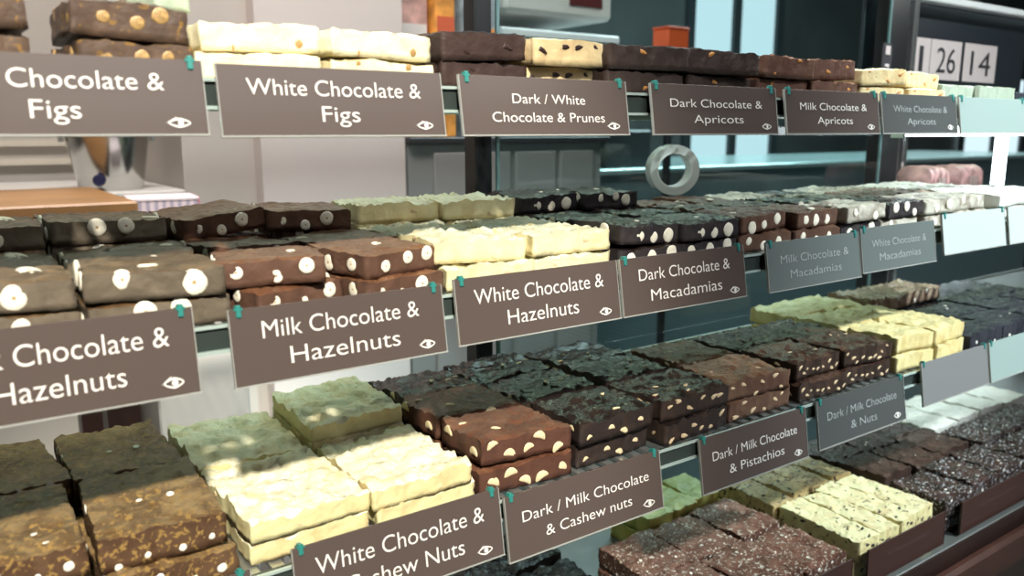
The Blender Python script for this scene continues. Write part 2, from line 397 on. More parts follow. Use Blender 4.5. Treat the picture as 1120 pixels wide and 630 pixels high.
# ------------------------------------------------------------------ shelves
S1, S2, S3, DK = .028, -.116, -.285, -.532
chrome = plain('shelf_steel', (.55, .58, .57), .28, metal=.85)
rail_m = plain('shelf_rail', (.05, .065, .06), .25, metal=.3)
lipm = plain('rail_lip', (.45, .55, .52), .2, metal=.2)
def shelf(zs, label, x0=-.12, x1=1.95, y0=.497, y1=.765):
    t = thing('slatted_shelf', label, 'shelf', (0, 0, 0))
    g = MB(); n = int((x1-x0)/.0165)
    for i in range(n):
        x = x0+.004+i*.0165
        g.box(x, x+.0085, y0+.004, y1-.004, Z(zs-.004), Z(zs-.0008))
    g.build('slat_grate', chrome, t)
    f = MB(); f.box(x0, x1, y0, y0+.004, Z(zs-.016), Z(zs+.001), bev=.0008); f.build('front_rail', rail_m, t)
    f = MB(); f.box(x0, x1, y0-.0022, y0, Z(zs-.0165), Z(zs-.0145)); f.box(x0, x1, y0-.0022, y0, Z(zs-.0008), Z(zs+.0012)); f.build('rail_lip', lipm, t)
    f = MB(); f.box(x0, x1, y1-.004, y1, Z(zs-.012), Z(zs+.003), bev=.0008); f.build('rear_rail', chrome, t)
    for xx in (.02, .64, 1.26, 1.88):
        b = MB(); b.box(xx, xx+.008, y0+.006, y1+.02, Z(zs-.018), Z(zs-.0042)); b.build('bracket', rail_m, t)
    return t
shelf(S1, 'highest slatted steel shelf, at eye level, holding fig, prune and apricot slabs')
shelf(S2, 'slatted steel shelf one below the highest, holding hazelnut and macadamia slabs')
shelf(S3, 'slatted steel shelf under the hazelnut shelf, holding cashew and pistachio slabs')

# ------------------------------------------------------------------ price cards
card_m = plain('card_brown', (.088, .066, .059), .26, spec=.5, coat=.15)
rim_m = plain('card_rim', (.34, .34, .32), .3)
ink = plain('card_lettering', (.78, .74, .70), .5)
ink_haze = plain('card_lettering_haze', (.34, .36, .35), .4)  # letters dimmed: haze over the far cards is put into the ink
ink_dim = plain('card_lettering_red', (.085, .045, .042), .5)
clip_m = plain('clip_teal', (.03, .20, .18), .3)
maroon = plain('board_maroon', (.040, .015, .012), .35, coat=.2)
def text_mesh(s, width, height, thin=0.):
    cu = bpy.data.curves.new('lettering', 'FONT'); cu.body = s; cu.size = 1; cu.align_x = 'CENTER'; cu.offset = thin
    o = bpy.data.objects.new('t', cu); COL.objects.link(o)
    bpy.context.view_layer.update()
    dg = bpy.context.evaluated_depsgraph_get()
    me = bpy.data.meshes.new_from_object(o.evaluated_get(dg))
    bpy.data.objects.remove(o)
    xs = [v.co.x for v in me.vertices]
    w0 = max(xs)-min(xs); mid = (max(xs)+min(xs))/2
    sx = width/w0 if width else height/.7
    return [((v.co.x-mid)*sx, v.co.y*height/.7) for v in me.vertices], [tuple(p.vertices) for p in me.polygons]
def letters(lines, w, h, yface, parent, mat, dx=0):
    mb = MB()
    for s, rel_w, zc, hh in lines:
        P, F = text_mesh(s, rel_w*w, hh*h, -.006)
        mb.poly([(x+dx, yface, zc*h+y) for x, y in P], F)
    o = mb.build('lettering', mat, parent)
    return o
def eye_mark(w, h, yface, parent, mat):
    """the small eye-shaped mark in the card's lower corner"""
    mb = MB(); cx, cz, a, b = w*.40, -h*.85, w*.040, h*.066
    n = 20; out = []; inn = []
    for k in range(n):
        t = 2*math.pi*k/n
        out.append((cx+a*math.cos(t), yface, cz+b*math.sin(t)*(1-.35*abs(math.cos(t)))))
        inn.append((cx+.84*a*math.cos(t), yface, cz+.62*b*math.sin(t)*(1-.35*abs(math.cos(t)))))
    mb.poly(out+inn, [(k, (k+1) % n, n+(k+1) % n, n+k) for k in range(n)])
    mb.poly([(cx+.55*b*math.cos(2*math.pi*k/12)+.1*a, yface, cz+.55*b*math.sin(2*math.pi*k/12)) for k in range(12)], [tuple(range(12))])
    mb.poly([(cx-a*1.25, yface, cz-b*.1), (cx-a*.8, yface, cz+b*.5), (cx-a*.2, yface, cz+b*1.25), (cx-a*.25, yface, cz+b*1.0), (cx-a*.75, yface, cz+b*.3)], [(0,1,2,3,4)])
    mb.build('eye_emblem', mat, parent)
def card(x0, x1, ztop, h, lines, label, tilt=-.16, roll=0., clips=(0, 1), y=.4925, mat=None, mark=True, dim=False, group='brown price cards'):
    w = x1-x0; root = thing('price_card', label, 'price card', ((x0+x1)/2, y, Z(ztop)), group)
    root.rotation_euler = (tilt, roll, 0)
    b = MB(); b.box(-w/2, w/2, -.0009, .0009, -h, 0, bev=.0003); b.build('card_face', mat or card_m, root)
    e = MB()
    e.box(-w/2-.0008, w/2+.0008, -.0016, .0012, -h-.0009, -h)
    e.box(-w/2-.0005, -w/2, -.0013, .0012, -h, 0); e.box(w/2, w/2+.0005, -.0013, .0012, -h, 0)
    e.build('holder_rim', maroon if dim else rim_m, root)
    if lines: letters(lines, w, h, -.00125, root, ink_dim if dim else ink_haze if mat else ink)
    if mark: eye_mark(w, h, -.00125, root, ink)
    for c in clips:
        xx = -w/2+.006 if c == 0 else w/2-.006
        q = MB(); q.box(xx-.0016, xx+.0016, -.0020, .0030, -.0055, .0022, bev=.0005); q.box(xx-.0026, xx+.0026, -.0016, .0034, -.0010, .0006)
        q.build('clip', clip_m, root)
    return root
def two(a, b, wa=.76, wb=.42, hh=.235): return [(a, wa, -.42, hh), (b, wb, -.80, hh)]
def sm(a, b, wa, wb): return [(a, wa, -.46, .17), (b, wb, -.78, .17)]
# highest shelf
zt, hh = .037, .041
card(-.013, .137, .038, .041, two('Dark Chocolate &', 'Figs', .72, .155), 'brown price card of dark chocolate figs, first card of the highest shelf', clips=(1,))
card(.145, .292, zt, hh, two('White Chocolate &', 'Figs', .78, .17), 'brown price card reading White Chocolate and Figs', clips=())
card(.307, .460, zt, hh, sm('Dark / White', 'Chocolate & Prunes', .44, .68), 'brown price card reading Dark White Chocolate and Prunes', clips=(0, 1))
card(.488, .646, zt, hh, sm('Dark Chocolate &', 'Apricots', .74, .40), 'brown price card reading Dark Chocolate and Apricots')
card(.660, .812, zt, hh, sm('Milk Chocolate &', 'Apricots', .72, .38), 'brown price card reading Milk Chocolate and Apricots')
card(.819, .970, zt, hh, sm('White Chocolate &', 'Apricots', .72, .38), 'glare-painted greyish price card with faint text below the white apricot slabs', mat=plain('card_glare_slate', (.075, .078, .076), .3, coat=.3))  # glare over the brown card put into its colour
glare_pale_m = plain('card_glare_pale', (.30, .38, .36), .18, coat=.4)  # pale colour stands in for glare on the end cards
card(.978, 1.140, zt, hh, [], 'glare-painted pale blank price card at the far end of the highest shelf', mat=glare_pale_m, mark=False)
# hazelnut shelf
zt, hh = -.105, .047
card(-.018, .122, -.101, .050, two('Dark Chocolate &', 'Hazelnuts', .80, .45), 'grey-brown price card reading Dark Chocolate and Hazelnuts', clips=(1,), roll=0)
card(.143, .290, zt-.001, hh, two('Milk Chocolate &', 'Hazelnuts', .74, .52), 'brown price card reading Milk Chocolate and Hazelnuts')
card(.301, .455, zt+.001, hh, two('White Chocolate &', 'Hazelnuts', .80, .44), 'brown price card reading White Chocolate and Hazelnuts', clips=(0,))
card(.459, .612, zt+.001, hh, two('Dark Chocolate &', 'Macadamias', .74, .58, .21), 'brown price card reading Dark Chocolate and Macadamias', clips=(0, 1))
glare_green_m = plain('card_glare_green', (.13, .15, .145), .25, coat=.3)  # grey-green of the reflections put into the card colour
card(.646, .797, zt, hh, sm('Milk Chocolate &', 'Macadamias', .74, .56), 'glare-painted grey-green price card below the milk macadamia slabs', mat=glare_green_m, mark=False)
card(.801, .948, zt+.003, hh, sm('White Chocolate &', 'Macadamias', .74, .56), 'glare-painted grey-green price card below the whitish macadamia slabs', mat=glare_green_m, mark=False, clips=(0,))
card(.966, 1.118, zt+.008, hh, [], 'glare-painted pale blank price card at the far end of the hazelnut shelf', mat=plain('card_glare_white', (.50, .58, .56), .15, coat=.5), mark=False)  # white of the glare painted as the card's own colour
card(1.128, 1.28, zt+.008, hh, [], 'glare-painted white blank price card cut off by the photo edge, hazelnut shelf', mat=plain('card_glare_white', (.50, .58, .56), .15, coat=.5), mark=False, clips=())  # same painted glare, no lettering
# cashew shelf
zt, hh = -.278, .052
card(-.020, .146, -.2755, .052, two('Dark Chocolate &', 'Pistachios', .8, .5), 'brown price card below the golden-specked slabs, mostly cut off', clips=(1,))
card(.174, .338, -.2705, hh, two('White Chocolate &', 'Cashew Nuts', .82, .58), 'brown price card reading White Chocolate and Cashew Nuts')
card(.344, .512, -.280, hh, sm('Dark / Milk Chocolate', '& Cashew nuts', .82, .56), 'brown price card reading Dark Milk Chocolate and Cashew nuts', clips=(0, 1))
card(.565, .725, -.283, hh, sm('Dark / Milk Chocolate', '& Pistachios', .80, .52), 'brown price card reading Dark Milk Chocolate and Pistachios')
card(.745, .912, -.281, hh, sm('Dark / Milk Chocolate', '& Nuts', .80, .30), 'glare-painted dark grey price card below the chopped nut slabs', mat=plain('card_glare_slate', (.075, .078, .076), .3, coat=.3))  # card greyed in its colour for the glare
card(.951, 1.112, -.274, hh, [], 'glare-painted blank grey price card below the yellowish white slabs', mat=plain('card_glare_grey', (.20, .20, .20), .2, coat=.4), mark=False)  # reflected light painted as a grey card
card(1.118, 1.30, -.274, hh, [], 'glare-painted pale blue-green price card at the far end of the cashew shelf', mat=glare_pale_m, mark=False)
# maroon boards at the deck's front
for x0, x1, lab in ((.660, .828, 'maroon price board in front of the coconut-sprinkled slabs'), (.861, 1.036, 'maroon price board in front of the white cookie bars'), (1.079, 1.285, 'maroon price board in front of the silvery crackle slabs')):
    card(x0, x1, -.484, .044, [('Chocolate', .52, -.45, .16)], lab, tilt=-.02, clips=(), y=.486, mat=maroon, mark=False, dim=True, group='maroon price boards')

# ------------------------------------------------------------------ the piles
# highest shelf (seen from just below: only fronts show)
D1 = .085
def p1(fl, x0, x1, where, grp, cols=2, layers=2, t=.0195, **k):
    pile(fl, x0, x1, .507, D1, 1, cols, t, S1, [layers], where, grp, **k)
p1('dark_fig', -.105, .058, 'beside the gap behind the first card', 'dark fig slabs on the highest shelf')
p1('dark_fig', .074, .1375, 'between the gap and white fig slabs', 'dark fig slabs on the highest shelf', cols=1)
p1('white_fig', .140, .298, 'behind the white figs card', 'white fig slabs on the highest shelf', t=.0165)
p1(lambda c, r, l: 'white_prune' if (c == 1) else 'dark_prune', .304, .450, 'behind the prunes card', 'prune slabs on the highest shelf')
p1('dark_apri', .454, .640, 'behind the dark apricots card', 'dark apricot slabs on the highest shelf')
p1('milk_apri', .646, .800, 'behind the milk apricots card', 'milk apricot slabs on the highest shelf')
p1('white_apri', .812, .968, 'behind the faint apricots card', 'white apricot slabs on the highest shelf', t=.017)
p1('pale_green', .976, 1.140, 'behind the pale end card', 'teal-cast white slabs on the highest shelf', layers=1, t=.024)
p1('navy', 1.15, 1.31, 'past the pale end card', 'end slabs on the highest shelf', layers=1)

# hazelnut shelf
T2 = .0172; D2 = .207
def p2(fl, x0, x1, where, grp, layers=(2, 2, 3), **k):
    pile(fl, x0, x1, .508, D2, 3, 2, T2, S2, layers, where, grp, **k)
p2('dark_hazel', -.012, .1500, 'behind dark hazelnuts card', 'dark hazelnut slabs')
p2('milk_hazel', .1535, .296, 'behind milk hazelnuts card', 'milk hazelnut slabs', layers=((2, 2), (2, 2), (3, 3)), jit=2.2, rot=2.)
p2('white_hazel', .302, .466, 'behind white hazelnuts card', 'white hazelnut slabs', gap=.002)
p2('dark_maca', .474, .628, 'behind dark macadamias card', 'dark macadamia slabs')
p2('milk_maca', .634, .790, 'behind grey-green milk card', 'milk macadamia slabs', layers=(2, 2, 2))
p2(lambda c, r, l: 'pale_maca' if (c + r + l) % 2 else 'dark_maca', .798, .950, 'behind grey-green whitish card', 'mixed macadamia slabs', layers=(2, 2, 2))
p2(lambda c, r, l: 'rocky' if r == 1 else 'pale_maca', .962, 1.118, 'behind pale blank card', 'pale slabs at the hazelnut shelf end', layers=(2, 2, 2))
p2('bright', 1.126, 1.28, 'whitened for glare at the photo edge', 'glare-white slabs', layers=(2, 2, 2))  # blown-out glare at the shelf end drawn as white chocolate

# cashew shelf
T3 = .0205; D3 = .215
def p3(fl, x0, x1, where, grp, layers=(2, 2), rows=2, y0=.508, depth=None, **k):
    pile(fl, x0, x1, y0, depth or D3, rows, k.pop('cols', 2), k.pop('t', T3), S3, layers, where, grp, **k)
p3('gold_milk', -.016, .1415, 'above the cut-off card', 'golden-specked slabs', layers=((2, 2), (2, 2)), t=.0225)
p3('white_cash', .150, .330, 'behind white cashew card', 'white cashew slabs', layers=((2, 2), (2, 3)), t=.0150)
p3(lambda c, r, l: 'milk_cash' if (c == 0 and r < 2) else 'dark_cash', .336, .520, 'behind cashew card', 'dark and milk cashew slabs', layers=(2, 2, 2), rows=3)
p3(lambda c, r, l: 'milk_pist' if (c == 1 and r < 2) else 'dark_pist', .526, .724, 'behind pistachio card', 'dark and milk pistachio slabs', layers=(2, 2, (2, 0)), rows=3)
p3('dark_nut', .732, .915, 'above dark grey card', 'chopped nut slabs', rows=2, layers=(2, 2), depth=.150)
p3('yellow', .924, 1.085, 'above blank grey card', 'yellowish white slabs', rows=3, layers=(2, 2, 2))
p3(lambda c, r, l: 'rocky' if (r == 2 and l == 1) else 'navy', 1.096, 1.30, 'beside yellowish slabs', 'blue-black slabs', rows=3, layers=(1, 1, 2))
p3('navy', 1.31, 1.52, 'by the case end', 'blue-black slabs', rows=2, layers=(1, 1))

# deck
TD = .026
pile('black', .345, .560, .535, .215, 3, 3, TD, DK, [2, 2, 2], 'below the cashew card', 'plain black slabs on the deck')
pile('coconut', .600, .832, .497, .175, 2, 3, TD, DK, [2, 2], 'behind its maroon board', 'coconut slabs on the deck')
pile(lambda c, r, l: 'lime', .700, .840, .684, .075, 1, 3, TD, DK, [2], 'behind the coconut slabs', 'lime green bars on the deck', rot=3)
pile(lambda c, r, l: 'cookie' if r == 0 else 'cookie_tan', .862, 1.040, .497, .245, 2, 4, TD, DK, [2, 2], 'behind its maroon board', 'cookie bars on the deck', rot=1.5)
pile(lambda c, r, l: 'glint' if r == 0 else 'cocoa', 1.052, 1.294, .497, .235, 3, 3, TD, DK, [2, 2, 2], 'behind its maroon board', 'silvery crackle and cocoa slabs on the deck')
pile('glint', 1.300, 1.56, .497, .135, 2, 3, TD, DK, [2, 2], 'before white deck slabs', 'silvery crackle slabs by the deck end')
pile('bright', 1.30, 1.62, .640, .11, 1, 4, TD, DK, [2], 'at the deck end', 'white slabs on the deck')

# loose things on the shelves
o, _ = None, None
_, o = put('pale_green', .022, .03, .012, (.128, .545, Z(S1+.0405)), .3, label='small pale green chunk lying on the dark fig slabs', k=7); o.name = 'chocolate_chunk'
ring = thing('tape_roll', 'clear roll of tape standing behind the macadamia slabs', 'tape roll', (.772, .735, Z(S2+.036)))
ring.rotation_euler = (0, 0, -.55)
mb = MB(); mb.lathe([(.0225, -.014), (.031, -.014), (.031, .014), (.0225, .014), (.0225, -.014)], (0, 0, .031), 40, axis='Y'); mb.build('tape', plain('tape_clear', (.62, .66, .64), .15, coat=.6), ring, True)
mb = MB(); mb.lathe([(.0205, -.0142), (.0225, -.0142), (.0225, .0142), (.0205, .0142), (.0205, -.0142)], (0, 0, .031), 40, axis='Y'); mb.build('core', plain('tape_core', (.75, .78, .76), .3), ring, True)
pinkw = plain('pink_wrap', (.52, .30, .29), .35, noise_amt=.35, nscale=60)
for i, (x0, x1, lab) in enumerate(((1.300, 1.385, 'pink wrapped loaf-shaped packet near the number cards'), (1.392, 1.500, 'longer pink wrapped packet beside the loaf-shaped one'))):
    t = thing('wrapped_packet', lab, 'packet', ((x0+x1)/2, .72, Z(S2)), 'pink packets'); w = x1-x0
    mb = MB(); P = []; n = 14; m = 12
    for a in range(m+1):
        u = a/m; sx = (u-.5)*w; k = min(1, 6*u*(1-u)+.15)
        for b in range(n):
            th = 2*math.pi*b/n; r = 1+.10*N(u*6+i*5, math.cos(th)*2, math.sin(th)*2)
            P.append((sx, .030*r*k*math.copysign(abs(math.cos(th))**.6, math.cos(th)), .029+.029*r*k*math.copysign(abs(math.sin(th))**.6, math.sin(th))))
    F = [[a*n+b, a*n+(b+1) % n, (a+1)*n+(b+1) % n, (a+1)*n+b] for a in range(m) for b in range(n)] + [list(range(n)), list(range(m*n, m*n+n))]
    mb.poly(P, F); mb.build('wrapper', pinkw, t, True)
    mb = MB(); mb.box(-w*.12, w*.12, -.0318, -.0300, .018, .040); mb.build('label_sticker', plain('sticker', (.45, .33, .31), .5), t)

# ------------------------------------------------------------------ the case itself
case = thing('display_case', 'long glass-backed chocolate display case with dark wooden base and steel deck', 'display case', (0, 0, 0))
darkwood = plain('case_wood', (.022, .010, .008), .4, noise_amt=.3, nscale=9)
redwood = plain('case_rail_wood', (.042, .014, .009), .38, noise_amt=.35, nscale=14)
black = plain('post_black', (.012, .013, .015), .35)
mb = MB(); mb.box(-.12, 2.0, .476, .86, .0, Z(DK-.047), bev=.004); mb.build('base_cabinet', darkwood, case)
mb = MB(); mb.box(-.12, 2.0, .4745, .4775, Z(-.560), Z(DK-.0005)); mb.build('fascia', darkwood, case)
mb = MB(); mb.box(-.12, 2.0, .458, .474, Z(-.600), Z(-.553), bev=.005); mb.build('bumper_rail', redwood, case)
mb = MB(); mb.box(-.12, 2.0, .478, .80, Z(DK-.046), Z(DK-.001), bev=.002); mb.build('deck_tray', plain('deck_steel', (.30, .32, .31), .3, metal=.7), case)
for x0, x1, m in ((.515, .538, black), (1.325, 1.385, black), (-.12, -.09, black), (1.97, 2.0, black)):
    mb = MB(); mb.box(x0, x1, .790, .815, Z(DK-.01), Z(.34), bev=.002); mb.build('post', m, case)
mb = MB(); mb.box(1.405, 1.418, .792, .806, Z(DK-.01), Z(.34), bev=.002); mb.build('chrome_post', plain('chrome_bright', (.85, .88, .9), .12, metal=.9), case)
mb = MB(); mb.box(-.12, 2.0, .790, .812, Z(.217), Z(.229), bev=.002); q = mb.build('top_rail', plain('rail_white', (.8, .84, .86), .25), case)
mb = MB(); mb.box(-.12, 2.0, .46, .815, Z(.345), Z(.375), bev=.003); mb.build('canopy', black, case)
dr = thing('sliding_glass_door', 'greenish sliding glass door at the back of the case', 'glass door', (0, 0, 0))
mb = MB(); mb.box(.545, 1.32, .7865, .7885, Z(DK+.01), Z(.335)); mb.build('glass_pane', pane('door_glass', (.84, .93, .93), 1.55), dr)
mb = MB(); mb.box(.541, .545, .786, .7895, Z(DK+.01), Z(.335)); mb.box(1.32, 1.324, .786, .7895, Z(DK+.01), Z(.335)); mb.build('edge_strip', plain('edge_green', (.22, .35, .36), .2, metal=.3), dr)

# ------------------------------------------------------------------ number cards behind the case's far end
board = thing('number_board', 'navy board behind the far end of the case, holding number cards', 'board', (1.62, .842, Z(.145)))
mb = MB(); mb.box(-.29, .30, -.004, .004, -.085, .078, bev=.002); mb.build('board_panel', plain('board_navy', (.018, .024, .032), .4), board)
mb = MB(); mb.box(-.29, .30, -.006, .006, -.090, -.085); mb.box(-.29, .30, -.006, .006, .078, .083); mb.build('board_frame', black, board)
cardw = plain('number_white', (.62, .56, .56), .5); cardk = plain('number_black', (.03, .03, .035), .5)
for x0, x1, s, sw, lab in ((1.480, 1.542, '1', .22, 'white card with a number 1 on the navy board'), (1.545, 1.655, '26', .62, 'white card with the number 26 on the navy board'), (1.668, 1.795, '14', .62, 'white card with the number 14 on the navy board')):
    t = thing('number_card', lab, 'number card', ((x0+x1)/2, .836, Z(.128)), 'number cards'); w = x1-x0
    mb = MB(); mb.box(-w/2, w/2, -.001, .001, -.036, .036, bev=.0004); mb.build('card_sheet', cardw, t)
    P, F = text_mesh(s, sw*w, .046); mb = MB(); mb.poly([(x, -.0016, y-.023) for x, y in P], F); mb.build('numeral', cardk, t)
t = thing('number_card', 'reflected 7 drawn as a narrow black and white card beside the dark post', 'number card', (1.318, .786, Z(.105)), 'number cards')  # reflection of a number drawn as a solid card
mb = MB(); mb.box(-.014, .014, -.001, .001, -.032, .034); mb.build('card_sheet', cardk, t)
P, F = text_mesh('7', .013, .03); mb = MB(); mb.poly([(x, -.0016, y-.028) for x, y in P], F); mb.poly([(-.007, -.0016, .016), (.007, -.0016, .016), (.007, -.0016, .03), (-.007, -.0016, .03)], [(0, 1, 2, 3)]); mb.build('numeral', cardw, t)

tl = thing('added_tube_lamp', 'added white glow tube for the glare, upright at the far end of the case', 'lamp', (1.70, .765, Z(S2+.004)))  # added lamp standing in for the blown-out glare at the end
mb = MB(); mb.tube((0, 0, .008), (0, 0, .125), .011, 20); mb.build('tube', emit('tube_glow', (.88, .98, 1.0), 9.), tl, True)
for z0 in (0, .125):
    mb = MB(); mb.tube((0, 0, z0), (0, 0, z0+.008), .013, 20); mb.build('end_cap', chrome, tl, True)
tl = thing('added_tube_lamp', 'added glow tube whitening the slabs, lying under the highest shelf at its far end', 'lamp', (1.32, .64, Z(S1-.030)))  # hidden lamp added to overexpose the slabs below
mb = MB(); mb.tube((-.20, 0, 0), (.20, 0, 0), .007, 20); mb.build('tube', emit('tube_glow', (.88, .98, 1.0), 9.), tl, True)
for x0 in (-.206, .20):
    mb = MB(); mb.box(x0, x0+.006, -.009, .009, -.009, .0255); mb.build('end_cap', chrome, tl)
# ------------------------------------------------------------------ setting
def wall(name, x0, x1, y0, y1, z0, z1, m):
    mb = MB(); mb.box(x0, x1, y0, y1, z0, z1); return structure(mb.build(name, m))
wall('floor', -4, 10, -4.5, 4.4, -.06, -.001, plain('floor_tile', (.22, .20, .18), .4, noise_amt=.2, nscale=3))
wall('ceiling', -4, 10, -4.5, 4.4, 3.0, 3.06, plain('ceiling_white', (.7, .7, .68), .8))
wall('wall_back', -4, .85, 2.1, 2.2, 0, 3.0, plain('wall_greige', (.42, .39, .35), .7, noise_amt=.05, nscale=4))
wall('wall_far', .8, 10, 4.3, 4.4, 0, 3.0, plain('wall_dark', (.075, .085, .085), .6, noise_amt=.25, nscale=2))
wall('wall_left', -4.1, -4, -4.5, 4.4, 0, 3.0, plain('wall_side', (.45, .43, .40), .7))
wall('wall_right', 10, 10.1, -4.5, 4.4, 0, 3.0, plain('wall_side_dark', (.12, .14, .15), .7))
wall('wall_front', -4, 10, -4.6, -4.5, 0, 3.0, plain('wall_shop', (.25, .23, .21), .7))
wall('wall_column', .549, .862, 1.6, 2.1, 0, 3.0, plain('column_paint', (.66, .60, .57), .7, noise_amt=.04, nscale=3))
wall('wall_pier', .412, .549, 1.64, 2.1, 0, 3.0, plain('pier_paint', (.50, .46, .42), .7, noise_amt=.04, nscale=3))
for nm, zz in (('trim_1', -.075), ('trim_2', -.035)):
    wall(nm, -4, .412, 2.085, 2.1, Z(zz), Z(zz+.012), plain('trim_beige', (.50, .46, .38), .6))
# far wall window, and an added glowing panel framed as a second
winm = emit('window_daylight', (.72, .93, 1.0), 1.05); wf = plain('window_frame', (.04, .05, .055), .4)
def window(n, x0, x1, z0, z1, k, y=4.3):
    t = structure(link('window_%d' % n, None))
    mb = MB(); mb.box(x0, x1, y-.03, y-.02, Z(z0), Z(z1)); mb.build('daylight_pane', winm, t)
    mb = MB()
    for i in range(k+1):
        x = x0+(x1-x0)*i/k; mb.box(x-.04, x+.04, y-.06, y-.031, Z(z0), Z(z1))
    mb.box(x0, x1, y-.06, y-.031, Z(z0)-.03, Z(z0)+.03); mb.box(x0, x1, y-.06, y-.031, Z(z1)-.03, Z(z1)+.03)
    mb.build('window_frame', wf, t)
window(1, 4.60, 5.60, -.25, 1.2, 2)
window(2, 8.6, 9.9, -.6, .55, 2)  # added glowing panel to whiten the far right, no known window
for o in list(bpy.data.objects):
    if o.parent and o.parent.get('kind') == 'structure': o['kind'] = 'structure'

# ------------------------------------------------------------------ behind the case
tb = thing('work_table', 'wooden worktop table against the greige wall', 'table', (0, 0, 0))
wood = plain('table_wood', (.33, .165, .06), .4, noise_amt=.25, nscale=7)
mb = MB(); mb.box(-1.0, .250, 1.25, 1.62, Z(-.122), Z(-.098), bev=.003); mb.build('table_top', wood, tb)
for x in (-.95, .19):
    for y in (1.28, 1.56):
        mb = MB(); mb.box(x, x+.045, y, y+.045, 0, Z(-.122)); mb.build('leg', darkwood, tb)
ld = thing('wall_ledge', 'white ledge behind the worktop carrying the pail', 'ledge', (0, 0, 0))
mb = MB(); mb.box(.02, .41, 1.625, 2.08, Z(-.135), Z(-.110), bev=.003); mb.build('ledge_board', plain('ledge_white', (.6, .58, .54), .5), ld)
mb = MB(); mb.box(.04, .39, 1.68, 2.07, 0, Z(-.135)); mb.build('ledge_front', plain('ledge_front', (.5, .48, .45), .6), ld)
pail = thing('metal_pail', 'shiny metal pail standing behind the worktop', 'pail', (.300, 1.72, Z(-.110)))
steel = plain('pail_steel', (.52, .52, .50), .18, metal=1., noise_amt=.15, nscale=12)
mb = MB(); mb.lathe([(.0, .0), (.054, .0), (.056, .004), (.074, .112), (.0705, .112), (.053, .006), (.0, .006)], n=40); mb.build('body', steel, pail, True)
mb = MB(); mb.lathe([(.0735, .109), (.0775, .111), (.0775, .116), (.0715, .117), (.0705, .112), (.0735, .109)], n=40); mb.build('rim', steel, pail, True)
for sx in (-1, 1):
    mb = MB(); mb.box(sx*.078-.004, sx*.078+.004, -.008, .008, .088, .108, bev=.001); mb.build('handle_lug', chrome, pail)
mb = MB(); mb.lathe([(.0, -.004), (.008, -.004), (.011, .0), (.008, .004), (.0, .004)], (-.03, -.058, .02), 16, axis='Y'); mb.build('knob', plain('knob_navy', (.015, .015, .06), .3), pail, True)
cb = thing('white_cabinet', 'low white cabinet beside the worktop, carrying the striped box', 'cabinet', (0, 0, 0))
mb = MB(); mb.box(.265, .405, 1.30, 1.60, 0, Z(-.160), bev=.003); mb.build('body', plain('cabinet_white', (.55, .53, .50), .5), cb)
mb = MB(); mb.box(.258, .410, 1.292, 1.61, Z(-.160), Z(-.152), bev=.002); mb.build('top', plain('ledge_front', (.5, .48, .45), .6), cb)
bx = thing('paper_box', 'small white box with pink and grey stripes beside the worktop', 'box', (.327, 1.46, Z(-.152)))
bx.rotation_euler = (0, 0, -.12)
def striped():
    m, nt, b = new_mat('pink_stripes'); L = nt.links.new
    tc = nt.nodes.new('ShaderNodeTexCoord'); w = nt.nodes.new('ShaderNodeTexWave'); w.inputs['Scale'].default_value = 26; w.inputs['Distortion'].default_value = 1.5
    r = nt.nodes.new('ShaderNodeValToRGB'); e = r.color_ramp.elements
    e[0].position = .25; e[0].color = (.42, .36, .45, 1); e[1].position = .6; e[1].color = (.74, .62, .66, 1)
    L(tc.outputs['Object'], w.inputs[0]); L(w.outputs['Fac'], r.inputs[0]); L(r.outputs[0], b.inputs['Base Color']); b.inputs['Roughness'].default_value = .5
    return m
mb = MB(); mb.box(-.052, .052, -.05, .05, 0, .040, bev=.002); mb.build('body', striped(), bx)
mb = MB(); mb.box(-.053, .053, -.051, .051, .040, .0445, bev=.001); mb.build('lid', plain('box_lid', (.78, .68, .70), .5), bx)
mb = MB(); mb.box(.0521, .0545, -.05, .05, 0, .044); mb.build('end_flap', plain('flap_pink', (.62, .25, .32), .5), bx)
sg = thing('wall_sign', 'white and black sign on the greige wall above the fig slabs', 'sign', (.475, 2.09, Z(.372)))
mb = MB(); mb.box(-.085, .082, -.006, .006, -.092, .10); mb.build('sign_panel', plain('sign_white', (.8, .8, .8), .4), sg)
mb = MB(); mb.box(-.09, -.03, -.008, -.006, -.045, .08); mb.box(.02, .088, -.008, -.006, -.06, .08); mb.build('sign_print', cardk, sg)

ct = thing('service_counter', 'grey service counter with dark worktop edge behind the case', 'counter', (0, 0, 0))
gpan = plain('counter_grey', (.24, .25, .24), .4, noise_amt=.06, nscale=5)
mb = MB(); mb.box(.868, 1.42, 1.60, 2.15, 0, Z(-.030)); mb.build('body', gpan, ct)
mb = MB(); mb.box(.866, 1.44, 1.585, 2.16, Z(-.030), Z(-.016), bev=.002); mb.build('worktop', plain('worktop_black', (.03, .03, .032), .35), ct)
mb = MB(); mb.box(.93, 1.135, 1.592, 1.60, .12, Z(-.05), bev=.002); mb.build('door', plain('counter_door', (.28, .28, .27), .35), ct)
mb = MB(); mb.box(1.15, 1.27, 1.592, 1.60, .12, Z(-.05), bev=.002); mb.build('door', plain('counter_door', (.28, .28, .27), .35), ct)
mb = MB(); mb.box(1.285, 1.39, 1.592, 1.60, .12, Z(-.05), bev=.002); mb.build('door', plain('counter_door', (.28, .28, .27), .35), ct)
c2 = thing('steel_counter', 'long dark counter with teal steel front behind the glass door', 'counter', (0, 0, 0))
mb = MB(); mb.box(1.46, 4.4, 1.75, 2.4, 0, Z(-.125)); mb.build('body', plain('counter_teal', (.16, .25, .28), .3, metal=.3), c2)
